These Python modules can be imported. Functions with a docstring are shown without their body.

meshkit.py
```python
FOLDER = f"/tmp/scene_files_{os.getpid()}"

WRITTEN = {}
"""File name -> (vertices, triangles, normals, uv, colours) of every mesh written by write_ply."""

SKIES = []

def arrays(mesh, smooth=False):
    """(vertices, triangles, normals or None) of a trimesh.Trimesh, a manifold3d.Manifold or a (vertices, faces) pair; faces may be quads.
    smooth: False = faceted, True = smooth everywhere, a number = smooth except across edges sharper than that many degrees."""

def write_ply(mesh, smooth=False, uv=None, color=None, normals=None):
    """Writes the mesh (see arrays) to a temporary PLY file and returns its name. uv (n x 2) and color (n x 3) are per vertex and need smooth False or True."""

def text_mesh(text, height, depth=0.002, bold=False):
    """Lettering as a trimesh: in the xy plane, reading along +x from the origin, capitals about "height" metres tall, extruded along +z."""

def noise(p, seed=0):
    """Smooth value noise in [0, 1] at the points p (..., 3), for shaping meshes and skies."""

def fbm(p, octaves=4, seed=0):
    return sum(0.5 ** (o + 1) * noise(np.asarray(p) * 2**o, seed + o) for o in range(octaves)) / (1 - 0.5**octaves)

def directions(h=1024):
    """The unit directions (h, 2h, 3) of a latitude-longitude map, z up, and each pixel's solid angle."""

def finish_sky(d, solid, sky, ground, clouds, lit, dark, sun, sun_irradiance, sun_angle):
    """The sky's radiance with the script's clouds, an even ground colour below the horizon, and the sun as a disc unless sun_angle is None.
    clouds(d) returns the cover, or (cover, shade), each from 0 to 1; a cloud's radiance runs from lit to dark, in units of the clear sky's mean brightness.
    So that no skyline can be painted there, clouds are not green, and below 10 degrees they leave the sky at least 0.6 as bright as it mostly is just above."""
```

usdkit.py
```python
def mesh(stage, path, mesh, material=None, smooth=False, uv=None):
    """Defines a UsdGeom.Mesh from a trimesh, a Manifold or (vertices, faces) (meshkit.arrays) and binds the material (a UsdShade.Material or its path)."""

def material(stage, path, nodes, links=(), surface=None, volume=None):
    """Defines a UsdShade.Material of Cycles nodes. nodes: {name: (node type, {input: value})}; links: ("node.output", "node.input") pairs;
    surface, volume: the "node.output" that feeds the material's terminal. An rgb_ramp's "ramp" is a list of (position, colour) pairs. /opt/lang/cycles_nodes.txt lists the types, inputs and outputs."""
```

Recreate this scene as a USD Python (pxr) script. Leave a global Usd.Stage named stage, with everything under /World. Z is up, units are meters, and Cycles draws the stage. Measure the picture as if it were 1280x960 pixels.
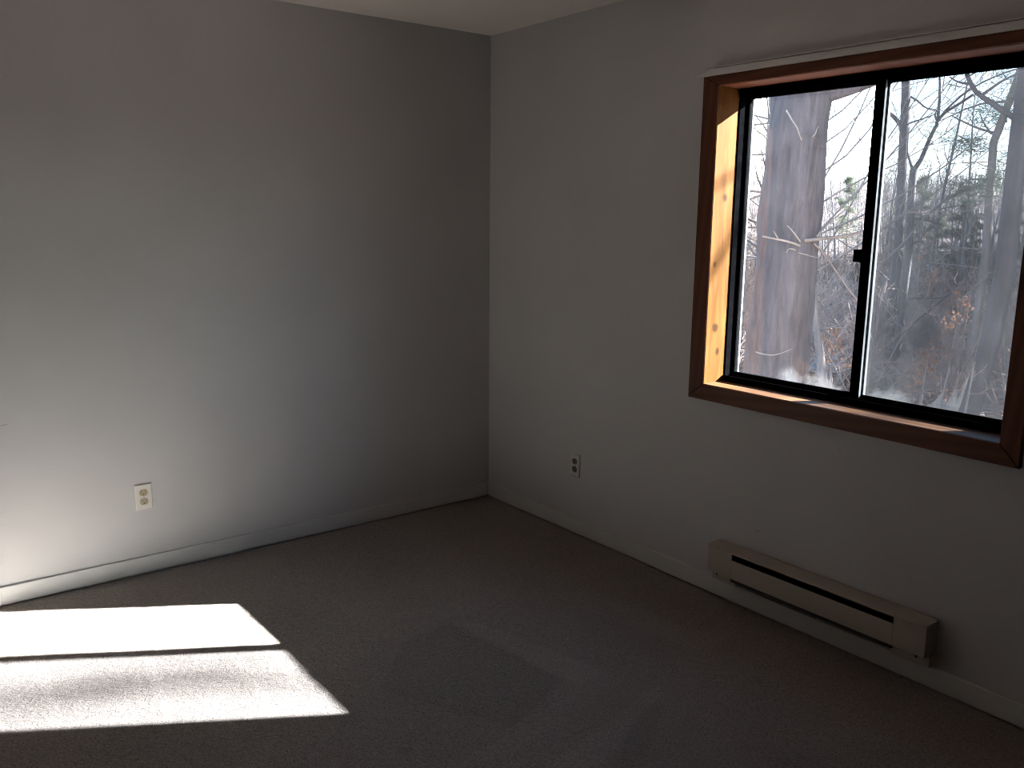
import math, random
import numpy as np, trimesh
import manifold3d as m3
from shapely.geometry import Polygon, box as sbox, LineString
import usdkit, meshkit
from pxr import Usd, UsdGeom, UsdLux, UsdShade, Gf, Vt, Sdf

stage = Usd.Stage.CreateInMemory()
UsdGeom.SetStageUpAxis(stage, 'Z')
UsdGeom.Xform.Define(stage, '/World')
UsdGeom.Scope.Define(stage, '/World/Looks')
mat = lambda name, nodes, links=(), surface='p.BSDF': usdkit.material(stage, '/World/Looks/' + name, nodes, links, surface=surface)

# ---------------------------------------------------------------- camera
CAM = np.array([-2.7498, -3.7771, 1.5411])
FPX = 1083.58
FWD = np.array([0.599002, 0.777766, -0.190465]); FWD /= np.linalg.norm(FWD)
RIGHT = np.array([0.793424, -0.608585, 0.010110]); RIGHT -= FWD * (RIGHT @ FWD); RIGHT /= np.linalg.norm(RIGHT)
UP = np.cross(RIGHT, FWD)
cam = UsdGeom.Camera.Define(stage, '/World/camera')
cam.CreateHorizontalApertureAttr(36.0)
cam.CreateVerticalApertureAttr(27.0)
cam.CreateFocalLengthAttr(36.0 * FPX / 1280)
cam.CreateClippingRangeAttr((0.05, 3000))
cam.CreateExposureAttr(0.12)
cam.AddTransformOp().Set(Gf.Matrix4d(*RIGHT, 0, *UP, 0, *(-FWD), 0, *CAM, 1))

# ---------------------------------------------------------------- sky and sun
SUN = np.array([1.0, -0.605, 0.543]); SUN /= np.linalg.norm(SUN)
SUN_AZ = math.atan2(SUN[0], SUN[1])                     # from +y towards +x
sky_m = mat('clear_sky', {
    's': ('sky_texture', {'sky_type': 'multiple_scattering', 'sun_disc': False, 'sun_elevation': math.asin(SUN[2]), 'sun_rotation': SUN_AZ, 'aerosol_density': 2.0, 'altitude': 200.0}),
    'h': ('hsv', {'saturation': .8, 'value': 1.0}),
    'b': ('background_shader', {'strength': 0.49})}, [('s.color', 'h.color'), ('h.color', 'b.color')], 'b.background')
sky = UsdLux.DomeLight.Define(stage, '/World/sky')
UsdShade.MaterialBindingAPI.Apply(sky.GetPrim()).Bind(sky_m)
sun = UsdLux.DistantLight.Define(stage, '/World/sun')
sun.CreateIntensityAttr(40.0)
sun.CreateAngleAttr(0.55)
sun.CreateNormalizeAttr(True)
sun.CreateColorAttr(Gf.Vec3f(1.0, 0.993, 0.972))
sun.AddTransformOp().Set(Gf.Matrix4d().SetLookAt(Gf.Vec3d(0, 0, 0), Gf.Vec3d(*(-SUN)), Gf.Vec3d(0, 0, 1)).GetInverse())

# ---------------------------------------------------------------- helpers
def numbered(parent, name):
    p, k = f'{parent}/{name}', 0
    while stage.GetPrimAtPath(p):
        k += 1
        p = f'{parent}/{name}_{k:03d}'
    return p

def tag(o, label=None, cat=None, group=None, kind=None):
    o = o.GetPrim() if hasattr(o, 'GetPrim') else o
    for k, v in (('label', label), ('category', cat), ('group', group), ('kind', kind)):
        if v:
            o.SetCustomDataByKey(k, v)
    return o

def thing(name, label=None, cat=None, loc=(0, 0, 0), rz=0, scale=None, group=None, kind=None):
    x = UsdGeom.Xform.Define(stage, numbered('/World', name))
    x.AddTranslateOp().Set(Gf.Vec3d(*map(float, loc)))
    if rz: x.AddRotateZOp().Set(math.degrees(rz))
    if scale: x.AddScaleOp().Set(Gf.Vec3f(*scale) if np.ndim(scale) else Gf.Vec3f(scale, scale, scale))
    return tag(x, label, cat, group, kind)

def obj(name, mesh, m, parent=None, smooth=30, origin=None, kind=None, label=None):
    if isinstance(mesh, list):
        mesh = trimesh.util.concatenate(mesh)
    pp = str(parent.GetPath()) if parent is not None else '/World'
    if origin is not None:
        mesh = mesh.copy(); mesh.apply_translation(-np.asarray(origin, float))
    o = usdkit.mesh(stage, numbered(pp, name), mesh, m, smooth=smooth).GetPrim()
    return tag(o, label=label, kind=kind)

def struct(name, mesh, m, smooth=30):
    return tag(obj(name, mesh, m, smooth=smooth), kind='structure')

def tri(man):
    m = man.to_mesh()
    return trimesh.Trimesh(m.vert_properties[:, :3], m.tri_verts, process=False)

def bx(a, b, r=0.0):
    """box between two corners, edges chamfered by r"""
    a, b = np.minimum(a, b), np.maximum(a, b)
    c, s = (a + b) / 2, b - a
    if r <= 0:
        g = trimesh.creation.box(s)
    else:
        r = min(r, s.min() * .45)
        pts = []
        for i in range(3):
            h = s / 2 - r; h[i] = s[i] / 2
            pts += [[x * h[0], y * h[1], z * h[2]] for x in (-1, 1) for y in (-1, 1) for z in (-1, 1)]
        g = tri(m3.Manifold.hull_points(np.array(pts)))
    g.apply_translation(c)
    return g

def prism(pts3, off):
    """convex hull of a polygon and its copy moved by off"""
    p = np.array(pts3, float)
    return tri(m3.Manifold.hull_points(np.vstack([p, p + np.array(off, float)])))

def tube(P, R, n=8, cap=True):
    P, R = np.asarray(P, float), np.broadcast_to(np.asarray(R, float), (len(P),))
    t = np.gradient(P, axis=0); t /= np.linalg.norm(t, axis=1, keepdims=True) + 1e-12
    ref = np.array([1., 0, 0]) if abs(t[0, 0]) < .8 else np.array([0, 1., 0])
    V = []
    for i in range(len(P)):
        a = ref - t[i] * (ref @ t[i]); a /= np.linalg.norm(a) + 1e-12; ref = a
        b = np.cross(t[i], a)
        th = np.linspace(0, 2 * np.pi, n, endpoint=False)
        V.append(P[i] + R[i] * (np.cos(th)[:, None] * a + np.sin(th)[:, None] * b))
    V = np.vstack(V); F = []
    for i in range(len(P) - 1):
        for k in range(n):
            a, b, c, d = i * n + k, i * n + (k + 1) % n, (i + 1) * n + (k + 1) % n, (i + 1) * n + k
            F += [[a, b, c], [a, c, d]]
    if cap:
        for k in range(1, n - 1):
            F += [[0, k + 1, k], [(len(P) - 1) * n, (len(P) - 1) * n + k, (len(P) - 1) * n + k + 1]]
    return trimesh.Trimesh(V, np.array(F), process=False)

def at(px, py, r):
    """the world point seen at picture position (px, py), at horizontal distance r from the camera"""
    d = FWD + RIGHT * (px - 640) / FPX - UP * (py - 480) / FPX
    return CAM + d * r / math.hypot(d[0], d[1])

# ---------------------------------------------------------------- materials: room
def paint(name, col, rough=.6, bump=.25, scale=260., mott=.03):
    return mat(name, {
        'g': ('geometry', {}),
        'n': ('noise_texture', {'scale': scale, 'detail': 3.0}),
        'n2': ('noise_texture', {'scale': 2.3, 'detail': 4.0}),
        'r': ('rgb_ramp', {'ramp': [(.3, tuple(c * (1 - mott) for c in col)), (.7, tuple(min(1, c * (1 + mott)) for c in col))]}),
        'b': ('bump', {'strength': bump, 'distance': .002}),
        'p': ('principled_bsdf', {'roughness': rough, 'specular_ior_level': .35})},
        [('g.position', 'n.vector'), ('g.position', 'n2.vector'), ('n2.fac', 'r.fac'), ('r.color', 'p.base_color'), ('n.fac', 'b.height'), ('b.normal', 'p.normal')])
M = {}
M['wall'] = paint('wall_paint', (.55, .552, .556))
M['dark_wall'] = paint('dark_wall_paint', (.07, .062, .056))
M['ceiling'] = paint('ceiling_paint', (.80, .755, .715), .9, .8, 120.)
M['trim'] = paint('baseboard_paint', (.60, .61, .60), .45, .15, 90.)
M['trim_strip'] = paint('strip_paint', (.66, .66, .64), .5, .1, 90.)
M['plate'] = paint('cover_plate_plastic', (.66, .65, .61), .35, .02, 60., .01)
M['plate_painted'] = paint('painted_over_plate', (.61, .60, .585), .5, .1, 200., .02)
M['ivory'] = paint('ivory_receptacle', (.42, .36, .25), .35, .02, 60., .02)
M['brown_receptacle'] = paint('brown_receptacle', (.16, .13, .10), .4, .02, 60., .02)
M['slot'] = mat('slot_black', {'p': ('principled_bsdf', {'base_color': (.02, .018, .015), 'roughness': .6})})
M['heater'] = paint('heater_enamel', (.44, .395, .33), .42, .08, 300., .02)
M['heater_dark'] = mat('heater_inside', {'p': ('principled_bsdf', {'base_color': (.04, .038, .035), 'roughness': .5, 'metallic': .3})})
M['fin'] = mat('heater_fin_metal', {'p': ('principled_bsdf', {'base_color': (.10, .095, .09), 'roughness': .45, 'metallic': .8})})
M['steel'] = mat('screw_steel', {'p': ('principled_bsdf', {'base_color': (.35, .33, .3), 'roughness': .4, 'metallic': .8})})
M['scuff'] = mat('scuff_grey', {'p': ('principled_bsdf', {'base_color': (.43, .42, .41), 'roughness': .8})})

def wood(name, dark, light, axis, knots=False, rough=.5, spec=.25):
    sc = [9., 9., 9.]; sc[axis] = .9
    nodes = {
        'g': ('geometry', {}), 'mp': ('mapping', {'scale': sc}),
        'n': ('noise_texture', {'scale': 3.2, 'detail': 6.0, 'roughness': .6, 'distortion': 1.2}),
        'w': ('wave_texture', {'scale': 1.7, 'distortion': 6.0, 'detail': 3.0, 'bands_direction': 'diagonal'}),
        'mx': ('mix_float', {'fac': .45}),
        'r': ('rgb_ramp', {'ramp': [(.15, dark), (.8, light)]}),
        'b': ('bump', {'strength': .12, 'distance': .002}),
        'p': ('principled_bsdf', {'roughness': rough, 'specular_ior_level': spec})}
    links = [('g.position', 'mp.vector'), ('mp.vector', 'n.vector'), ('mp.vector', 'w.vector'), ('n.fac', 'mx.a'), ('w.fac', 'mx.b'),
             ('mx.result', 'r.fac'), ('n.fac', 'b.height'), ('b.normal', 'p.normal')]
    if knots:
        ks = [1., 1., 1.]; ks[axis] = .55
        nodes |= {'km': ('mapping', {'scale': ks}), 'k': ('voronoi_texture', {'scale': 9.0}),
                  'kr': ('rgb_ramp', {'ramp': [(0, (.85, .85, .85)), (.12, (.55, .55, .55)), (.2, (0, 0, 0)), (1, (0, 0, 0))]}),
                  'kx': ('mix', {'color2': tuple(c * .35 for c in dark)})}
        links += [('g.position', 'km.vector'), ('km.vector', 'k.vector'), ('k.distance', 'kr.fac'), ('kr.color', 'kx.fac'), ('r.color', 'kx.color1'), ('kx.color', 'p.base_color')]
    else:
        links += [('r.color', 'p.base_color')]
    return mat(name, nodes, links)
M['casing_v'] = wood('stained_casing_upright', (.085, .028, .014), (.15, .052, .026), 2)
M['casing_h'] = wood('stained_casing_level', (.085, .028, .014), (.15, .052, .026), 1)
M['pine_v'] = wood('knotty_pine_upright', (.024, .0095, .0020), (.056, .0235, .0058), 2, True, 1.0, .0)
M['pine_h'] = wood('knotty_pine_level', (.046, .0195, .0080), (.088, .042, .0185), 1, True, .5, .11)
def knotted(name, dark, light, spots):
    sc = [9., 9., .9]
    nodes = {'g': ('geometry', {}), 'mp': ('mapping', {'scale': sc}), 'n': ('noise_texture', {'scale': 3.2, 'detail': 6.0, 'roughness': .6, 'distortion': 1.2}),
             'n2': ('noise_texture', {'scale': 30.0, 'detail': 3.0}), 'r': ('rgb_ramp', {'ramp': [(.25, dark), (.75, light)]}), 'p': ('principled_bsdf', {'roughness': .65, 'specular_ior_level': 0.02})}
    links = [('g.position', 'mp.vector'), ('mp.vector', 'n.vector'), ('g.position', 'n2.vector'), ('n.fac', 'r.fac')]
    last = 'r.color'
    for i, (x, z, rx, rz) in enumerate(spots):
        nodes |= {f'v{i}': ('vector_math', {'math_type': 'subtract', 'vector2': (x, 0, z)}), f'w{i}': ('vector_math', {'math_type': 'multiply', 'vector2': (1 / rx, 0, 1 / rz)}), f'l{i}': ('vector_math', {'math_type': 'length'}),
                  f'a{i}': ('math', {'math_type': 'add'}), f'm{i}': ('map_range', {'range_type': 'smoothstep', 'from_min': 1.7, 'from_max': .9, 'to_min': 0.0, 'to_max': .85}), f'x{i}': ('mix', {'color2': tuple(c * .3 for c in dark)})}
        links += [('g.position', f'v{i}.vector1'), (f'v{i}.vector', f'w{i}.vector1'), (f'w{i}.vector', f'l{i}.vector1'), (f'l{i}.value', f'a{i}.value1'), ('n2.fac', f'a{i}.value2'), (f'a{i}.value', f'm{i}.value'), (f'm{i}.result', f'x{i}.fac'), (last, f'x{i}.color1')]
        last = f'x{i}.color'
    return mat(name, nodes, links + [(last, 'p.base_color')])
M['pine_knotty'] = knotted('knotty_pine_jamb', (.032, .0122, .0025), (.078, .034, .0085), [(.035, 1.105, .020, .022), (.055, 1.005, .014, .020), (.050, 1.62, .016, .018), (.01, 1.36, .010, .014)])
M['bronze'] = mat('dark_bronze_aluminium', {'g': ('geometry', {}), 'n': ('noise_texture', {'scale': 40.0, 'detail': 4.0}), 'r': ('rgb_ramp', {'ramp': [(.3, (.0010, .0011, .0014)), (.75, (.0019, .0019, .0023))]}),
    'p': ('principled_bsdf', {'roughness': .8, 'metallic': .0, 'specular_ior_level': .0})}, [('g.position', 'n.vector'), ('n.fac', 'r.fac'), ('r.color', 'p.base_color')])
M['alu'] = mat('weathered_aluminium', {'g': ('geometry', {}), 'n': ('noise_texture', {'scale': 30.0, 'detail': 4.0}), 'r': ('rgb_ramp', {'ramp': [(.3, (.10, .11, .115)), (.75, (.15, .16, .165))]}),
    'p': ('principled_bsdf', {'roughness': .9, 'specular_ior_level': .0})}, [('g.position', 'n.vector'), ('n.fac', 'r.fac'), ('r.color', 'p.base_color')])
M['stile'] = paint('dusty_stile_metal', (.07, .075, .08), .6, .1, 80., .2)
M['siding'] = paint('outside_siding', (.22, .15, .10), .8, .4, 60., .12)

def pane_mat(name, tint, dirt, fogs):
    """window glass: clear, a mirror by fresnel, a thin film of dust that scatters, and breath-like fog marks near the lower edge"""
    nodes = {
        'g': ('geometry', {}),
        't': ('transparent_bsdf', {'color': tint}),
        'gl': ('glossy_bsdf', {'color': (1, 1, 1), 'roughness': 0.0}),
        'lw': ('layer_weight', {'blend': .5}), 'pw': ('math', {'math_type': 'power', 'value2': 5.0}), 'f': ('math', {'math_type': 'multiply_add', 'value2': .96, 'value3': .04}),
        'mg': ('mix_closure', {}),
        'tr': ('translucent_bsdf', {'color': (.86, .9, .95)}),
        'n': ('noise_texture', {'scale': 5.0, 'detail': 6.0, 'roughness': .6}),
        'd': ('map_range', {'from_min': .3, 'from_max': .75, 'to_min': dirt * .8, 'to_max': dirt * 1.25, 'clamp': True}),
        'sp': ('separate_xyz', {}),
        'nz': ('noise_texture', {'scale': 26.0, 'detail': 4.0, 'distortion': .6}),
        'md': ('mix_closure', {})}
    links = [('g.position', 'n.vector'), ('g.position', 'nz.vector'), ('n.fac', 'd.value'), ('lw.facing', 'pw.value1'), ('pw.value', 'f.value1'), ('f.value', 'mg.fac'), ('t.BSDF', 'mg.closure1'), ('gl.BSDF', 'mg.closure2'), ('g.position', 'sp.vector')]
    last = 'd.result'
    for i, (y, z, ry, rz, amt) in enumerate(fogs):
        nodes |= {f'v{i}': ('vector_math', {'math_type': 'subtract', 'vector2': (.17, y, z)}),
                  f'w{i}': ('vector_math', {'math_type': 'multiply', 'vector2': (0, 1 / ry, 1 / rz)}),
                  f'l{i}': ('vector_math', {'math_type': 'length'}),
                  f'a{i}': ('math', {'math_type': 'multiply_add', 'value2': .9, 'value3': -.45}),
                  f's{i}': ('math', {'math_type': 'add'}),
                  f'm{i}': ('map_range', {'range_type': 'smoothstep', 'from_min': 1.0, 'from_max': .25, 'to_min': 0.0, 'to_max': amt}),
                  f'x{i}': ('math', {'math_type': 'maximum'})}
        links += [('g.position', f'v{i}.vector1'), (f'v{i}.vector', f'w{i}.vector1'), (f'w{i}.vector', f'l{i}.vector1'), ('nz.fac', f'a{i}.value1'),
                  (f'l{i}.value', f's{i}.value1'), (f'a{i}.value', f's{i}.value2'), (f's{i}.value', f'm{i}.value'), (last, f'x{i}.value1'), (f'm{i}.result', f'x{i}.value2')]
        last = f'x{i}.value'
    links += [(last, 'md.fac'), ('mg.closure', 'md.closure1'), ('tr.BSDF', 'md.closure2')]
    return mat(name, nodes, links, 'md.closure')
M['glass'] = pane_mat('window_glass', (.97, .985, .98), 0.0008, [(-1.79, .90, .075, .10, .009), (-1.93, .90, .12, .085, .008)])
M['dusty_glass'] = pane_mat('dusty_window_glass', (.585, .60, .615), .0034, [(-2.20, .895, .15, .075, .010)])

# carpet with a pile that vacuum strokes have laid one way or the other (mesh attribute "pile")
M['carpet'] = mat('carpet_pile', {
    'g': ('geometry', {}), 'a': ('attribute', {'attribute': 'pile'}),
    'n': ('noise_texture', {'scale': 190.0, 'detail': 3.0, 'roughness': .7}),
    'v': ('voronoi_texture', {'scale': 230.0}),
    'n3': ('noise_texture', {'scale': 45.0, 'detail': 3.0}),
    'n2': ('noise_texture', {'scale': 1.6, 'detail': 3.0}),
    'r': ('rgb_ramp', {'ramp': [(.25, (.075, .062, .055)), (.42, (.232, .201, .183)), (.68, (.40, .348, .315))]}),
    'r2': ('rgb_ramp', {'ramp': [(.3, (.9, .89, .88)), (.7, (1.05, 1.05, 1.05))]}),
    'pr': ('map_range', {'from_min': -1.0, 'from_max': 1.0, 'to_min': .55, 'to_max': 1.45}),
    'm1': ('mix', {'mix_type': 'multiply', 'fac': 1.0}), 'm2': ('mix', {'mix_type': 'multiply', 'fac': 1.0}),
    'ad': ('math', {'math_type': 'add'}),
    'b': ('bump', {'strength': .9, 'distance': .006}),
    'p': ('principled_bsdf', {'roughness': .95, 'specular_ior_level': .1, 'sheen_weight': .15, 'sheen_roughness': .5})},
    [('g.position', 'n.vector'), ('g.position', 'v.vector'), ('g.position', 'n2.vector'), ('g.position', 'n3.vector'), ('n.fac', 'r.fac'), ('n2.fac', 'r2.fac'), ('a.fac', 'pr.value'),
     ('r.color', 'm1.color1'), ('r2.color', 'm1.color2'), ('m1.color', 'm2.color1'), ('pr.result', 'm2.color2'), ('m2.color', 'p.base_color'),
     ('n.fac', 'ad.value1'), ('n3.fac', 'ad.value2'), ('ad.value', 'b.height'), ('b.normal', 'p.normal')])

# ================================================================= THE ROOM
H, XW, YW = 2.44, -5.0, -6.6
# floor: carpet mesh with a slightly uneven pile
nx, ny = 480, 620
gx, gy = np.meshgrid(np.linspace(XW, 0.0, nx), np.linspace(YW, 0.0, ny), indexing='ij')
pts = np.stack([gx.ravel(), gy.ravel(), np.zeros(gx.size)], 1)
rng = np.random.default_rng(5)
pts[:, 2] = -.003 + .0025 * (meshkit.fbm(pts * [60, 60, 1], 3, 3) - .5) + .004 * (meshkit.fbm(pts * [2.2, 2.2, 1], 2, 9) - .5)
pile = np.zeros(len(pts))
import shapely
P2 = shapely.points(pts[:, :2])
def floor_px(px, py):
    d = FWD + RIGHT * (px - 640) / FPX - UP * (py - 480) / FPX
    t = -CAM[2] / d[2]
    return (CAM + d * t)[:2]
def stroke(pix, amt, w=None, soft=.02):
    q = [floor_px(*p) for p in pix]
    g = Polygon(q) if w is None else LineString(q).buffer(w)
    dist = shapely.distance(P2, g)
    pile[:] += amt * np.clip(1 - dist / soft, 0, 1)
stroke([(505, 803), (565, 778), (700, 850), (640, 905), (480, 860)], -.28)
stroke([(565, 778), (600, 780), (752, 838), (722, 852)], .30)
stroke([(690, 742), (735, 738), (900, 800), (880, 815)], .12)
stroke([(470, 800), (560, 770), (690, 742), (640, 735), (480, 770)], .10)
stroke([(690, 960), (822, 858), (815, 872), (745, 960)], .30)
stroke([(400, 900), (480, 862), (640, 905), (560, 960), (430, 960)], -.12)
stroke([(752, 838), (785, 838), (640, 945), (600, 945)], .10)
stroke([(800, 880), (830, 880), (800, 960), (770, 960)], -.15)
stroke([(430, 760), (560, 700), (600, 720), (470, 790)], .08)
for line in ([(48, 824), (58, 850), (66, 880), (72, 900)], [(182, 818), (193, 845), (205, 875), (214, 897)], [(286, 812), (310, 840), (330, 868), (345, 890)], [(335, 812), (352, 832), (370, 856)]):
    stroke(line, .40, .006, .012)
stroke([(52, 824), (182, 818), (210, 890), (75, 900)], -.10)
idx = np.arange(nx * ny).reshape(nx, ny)
quads = np.stack([idx[:-1, :-1], idx[1:, :-1], idx[1:, 1:], idx[:-1, 1:]], -1).reshape(-1, 4)
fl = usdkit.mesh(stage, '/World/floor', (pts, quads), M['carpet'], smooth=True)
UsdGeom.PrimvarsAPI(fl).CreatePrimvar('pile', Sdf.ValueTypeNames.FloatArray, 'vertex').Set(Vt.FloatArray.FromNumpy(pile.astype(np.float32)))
tag(fl, kind='structure')

struct('ceiling', bx((XW - .12, YW - .12, H), (.20, .12, H + .15)), M['ceiling'])
struct('wall_left', bx((XW - .12, 0, -.05), (.20, .12, H)), M['wall'])
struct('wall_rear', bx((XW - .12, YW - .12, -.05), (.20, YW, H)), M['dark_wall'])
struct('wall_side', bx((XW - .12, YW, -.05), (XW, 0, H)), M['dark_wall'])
# window wall with its opening
WY0, WY1, WZ0, WZ1 = -1.5085, -2.659, .879, 2.036          # faces of the jambs, sill and head
R = m3.Manifold.cube((.20, -YW, H + .05)).translate((0, YW, -.05)) - m3.Manifold.cube((.4, WY0 - WY1 + .036, WZ1 - WZ0 + .036)).translate((-.1, WY1 - .018, WZ0 - .018))
struct('wall_right', tri(R), M['wall'])
struct('wall_outside', tri((m3.Manifold.cube((.02, 9.0, 3.6)).translate((.20, YW - 2, -.9)) - m3.Manifold.cube((.4, WY0 - WY1 + .06, WZ1 - WZ0 + .06)).translate((0, WY1 - .03, WZ0 - .03)))), M['siding'])

# baseboards: moulded board (eased top edge) that stops a little above the carpet
def baseboard(name, along, a, b):
    prof = np.array([(.0011, .007), (.013, .007), (.013, .0745), (.0115, .0772), (.0011, .0772)])
    p3 = [(-u if along == 'y' else a, a if along == 'y' else -u, z) for u, z in prof]
    struct(name, prism(p3, (0, b - a, 0) if along == 'y' else (b - a, 0, 0)), M['trim'], 20)
baseboard('baseboard_left', 'x', -2.3915, 0.0)
baseboard('baseboard_left', 'x', XW, -3.2705)
baseboard('baseboard_right', 'y', YW, -.0131)
# dark wooden door with its white casing on the left wall, just past the picture's left edge
M['door_paint'] = paint('white_gloss_door_paint', (.80, .80, .79), .3, .05, 60., .01)
dr = thing('door_1', kind='structure')
dx0, dx1, dz1 = -2.392, -3.27, 2.05
obj('casing_board', bx((dx0, -.019, .004), (dx0 - .058, -.0003, dz1 + .058), .003), M['door_paint'], dr)
obj('casing_board', bx((dx1, -.019, .004), (dx1 + .058, -.0003, dz1 + .058), .003), M['door_paint'], dr)
obj('casing_board', bx((dx0 - .0585, -.019, dz1), (dx1 + .0585, -.0003, dz1 + .058), .003), M['door_paint'], dr)
M['door_wood'] = wood('dark_door_wood', (.03, .017, .01), (.075, .042, .025), 2)
lf = obj('door_leaf', bx((dx0 - .061, -.008, .012), (dx1 + .061, -.0004, dz1 - .003), .001), M['door_wood'], dr)
for za, zb in ((.16, .92), (1.06, 1.92)):
    for xa, xb in ((dx0 - .15, dx0 - .40), (dx0 - .478, dx1 + .15)):
        obj('door_panel', bx((xa, -.013, za), (xb, -.0082, zb), .004), M['door_wood'], lf)
kn = trimesh.creation.revolve(np.array([(0, 0), (.025, 0), (.025, .005), (.009, .008), (.009, .03), (.024, .038), (.026, .05), (.018, .06), (0, .062)]), sections=24)
kn.apply_transform(trimesh.transformations.rotation_matrix(math.pi / 2, (1, 0, 0))); kn.apply_translation((dx1 + .12, -.0083, .97))
obj('knob', kn, M['steel'], dr)

# ---------------------------------------------------------------- window_1
win = thing('window_1', kind='structure')
CW, CT = .0705, .022                                         # casing width, thickness
oy0, oy1, oz0, oz1 = -1.4315, -2.7225, .8125, 2.079
c = CW
def casing(poly, m):
    g = m3.Manifold.hull_points(np.array([(x, y, z) for (y, z) in poly for x in (0.0, -CT + .003)] + [(-CT, *(np.array(p) * .94 + np.mean(poly, 0) * .06 if False else p)) for p in shrink(poly, .002)]))
    obj('casing_board', tri(g), m, win, 25)
def shrink(poly, r):
    q = Polygon(poly).buffer(-r, join_style=2)
    return list(q.exterior.coords)[:-1]
iy0, iy1, iz0, iz1 = -1.5078, -2.6597, .8783, 2.0367
e = .0006                                                       # hairline mitre joint
casing([(oy0, oz0 + e), (oy0, oz1 - e), (iy0, iz1 - e), (iy0, iz0 + e)], M['casing_v'])
casing([(oy1, oz0 + e), (oy1, oz1 - e), (iy1, iz1 - e), (iy1, iz0 + e)], M['casing_v'])
casing([(oy0, oz0 - e), (oy1, oz0 - e), (iy1, iz0 - e), (iy0, iz0 - e)], M['casing_h'])
casing([(oy0, oz1 + e), (oy1, oz1 + e), (iy1, iz1 + e), (iy0, iz1 + e)], M['casing_h'])
iy0, iy1, iz0, iz1 = WY0, WY1, WZ0, WZ1
JD = .112
obj('jamb_board', bx((-.019, iy0, iz0 - .018), (JD, iy0 + .018, iz1 + .018), .001), M['pine_knotty'], win)
obj('jamb_board', bx((-.019, iy1 - .018, iz0 - .018), (JD, iy1, iz1 + .018), .001), M['pine_v'], win)
obj('sill_board', bx((-.019, iy1, iz0 - .018), (JD, iy0, iz0), .001), M['pine_h'], win)
obj('head_board', bx((-.019, iy1, iz1), (JD, iy0, iz1 + .018), .001), M['casing_h'], win)
# aluminium frame: four members with a track channel
FX0, FX1 = .106, .1975
fy0, fy1, fz0, fz1 = iy0 - .001, iy1 + .001, iz0 + .0005, iz1 - .0005
obj('frame_rail', [bx((FX0, fy1, fz0), (FX1, fy0, fz0 + .012), .001), bx((FX0 - .010, fy1, fz0), (FX0 - .003, fy0, fz0 + .024), .0015), bx((FX0 - .004, fy1, fz0 + .004), (FX0 + .002, fy0, fz0 + .012), .0005), bx((.1695, fy1, fz0), (.1735, fy0, fz0 + .030), .001), bx((FX1 - .006, fy1, fz0), (FX1, fy0, fz0 + .020), .001)], M['bronze'], win)
obj('frame_rail', [bx((FX0, fy1, fz1 - .012), (FX1, fy0, fz1), .001), bx((FX0, fy1, fz1 - .030), (FX0 + .006, fy0, fz1), .0015), bx((.1695, fy1, fz1 - .034), (.1735, fy0, fz1), .001), bx((FX1 - .006, fy1, fz1 - .030), (FX1, fy0, fz1), .001)], M['bronze'], win)
for y, s in ((fy0, -1), (fy1, 1)):
    obj('frame_jamb', [bx((FX0, y, fz0 + .012), (.186, y + s * .004, fz1 - .012), .001), bx((.1695, y, fz0 + .012), (.1735, y + s * .009, fz1 - .012), .001)], M['bronze'], win)
    obj('outer_channel', bx((.1865, y, fz0 + .0125), (FX1 - .0005, y + s * .0045, fz1 - .0125), .001), M['alu'], win, label='pale weathered outer channel of the frame')
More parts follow.
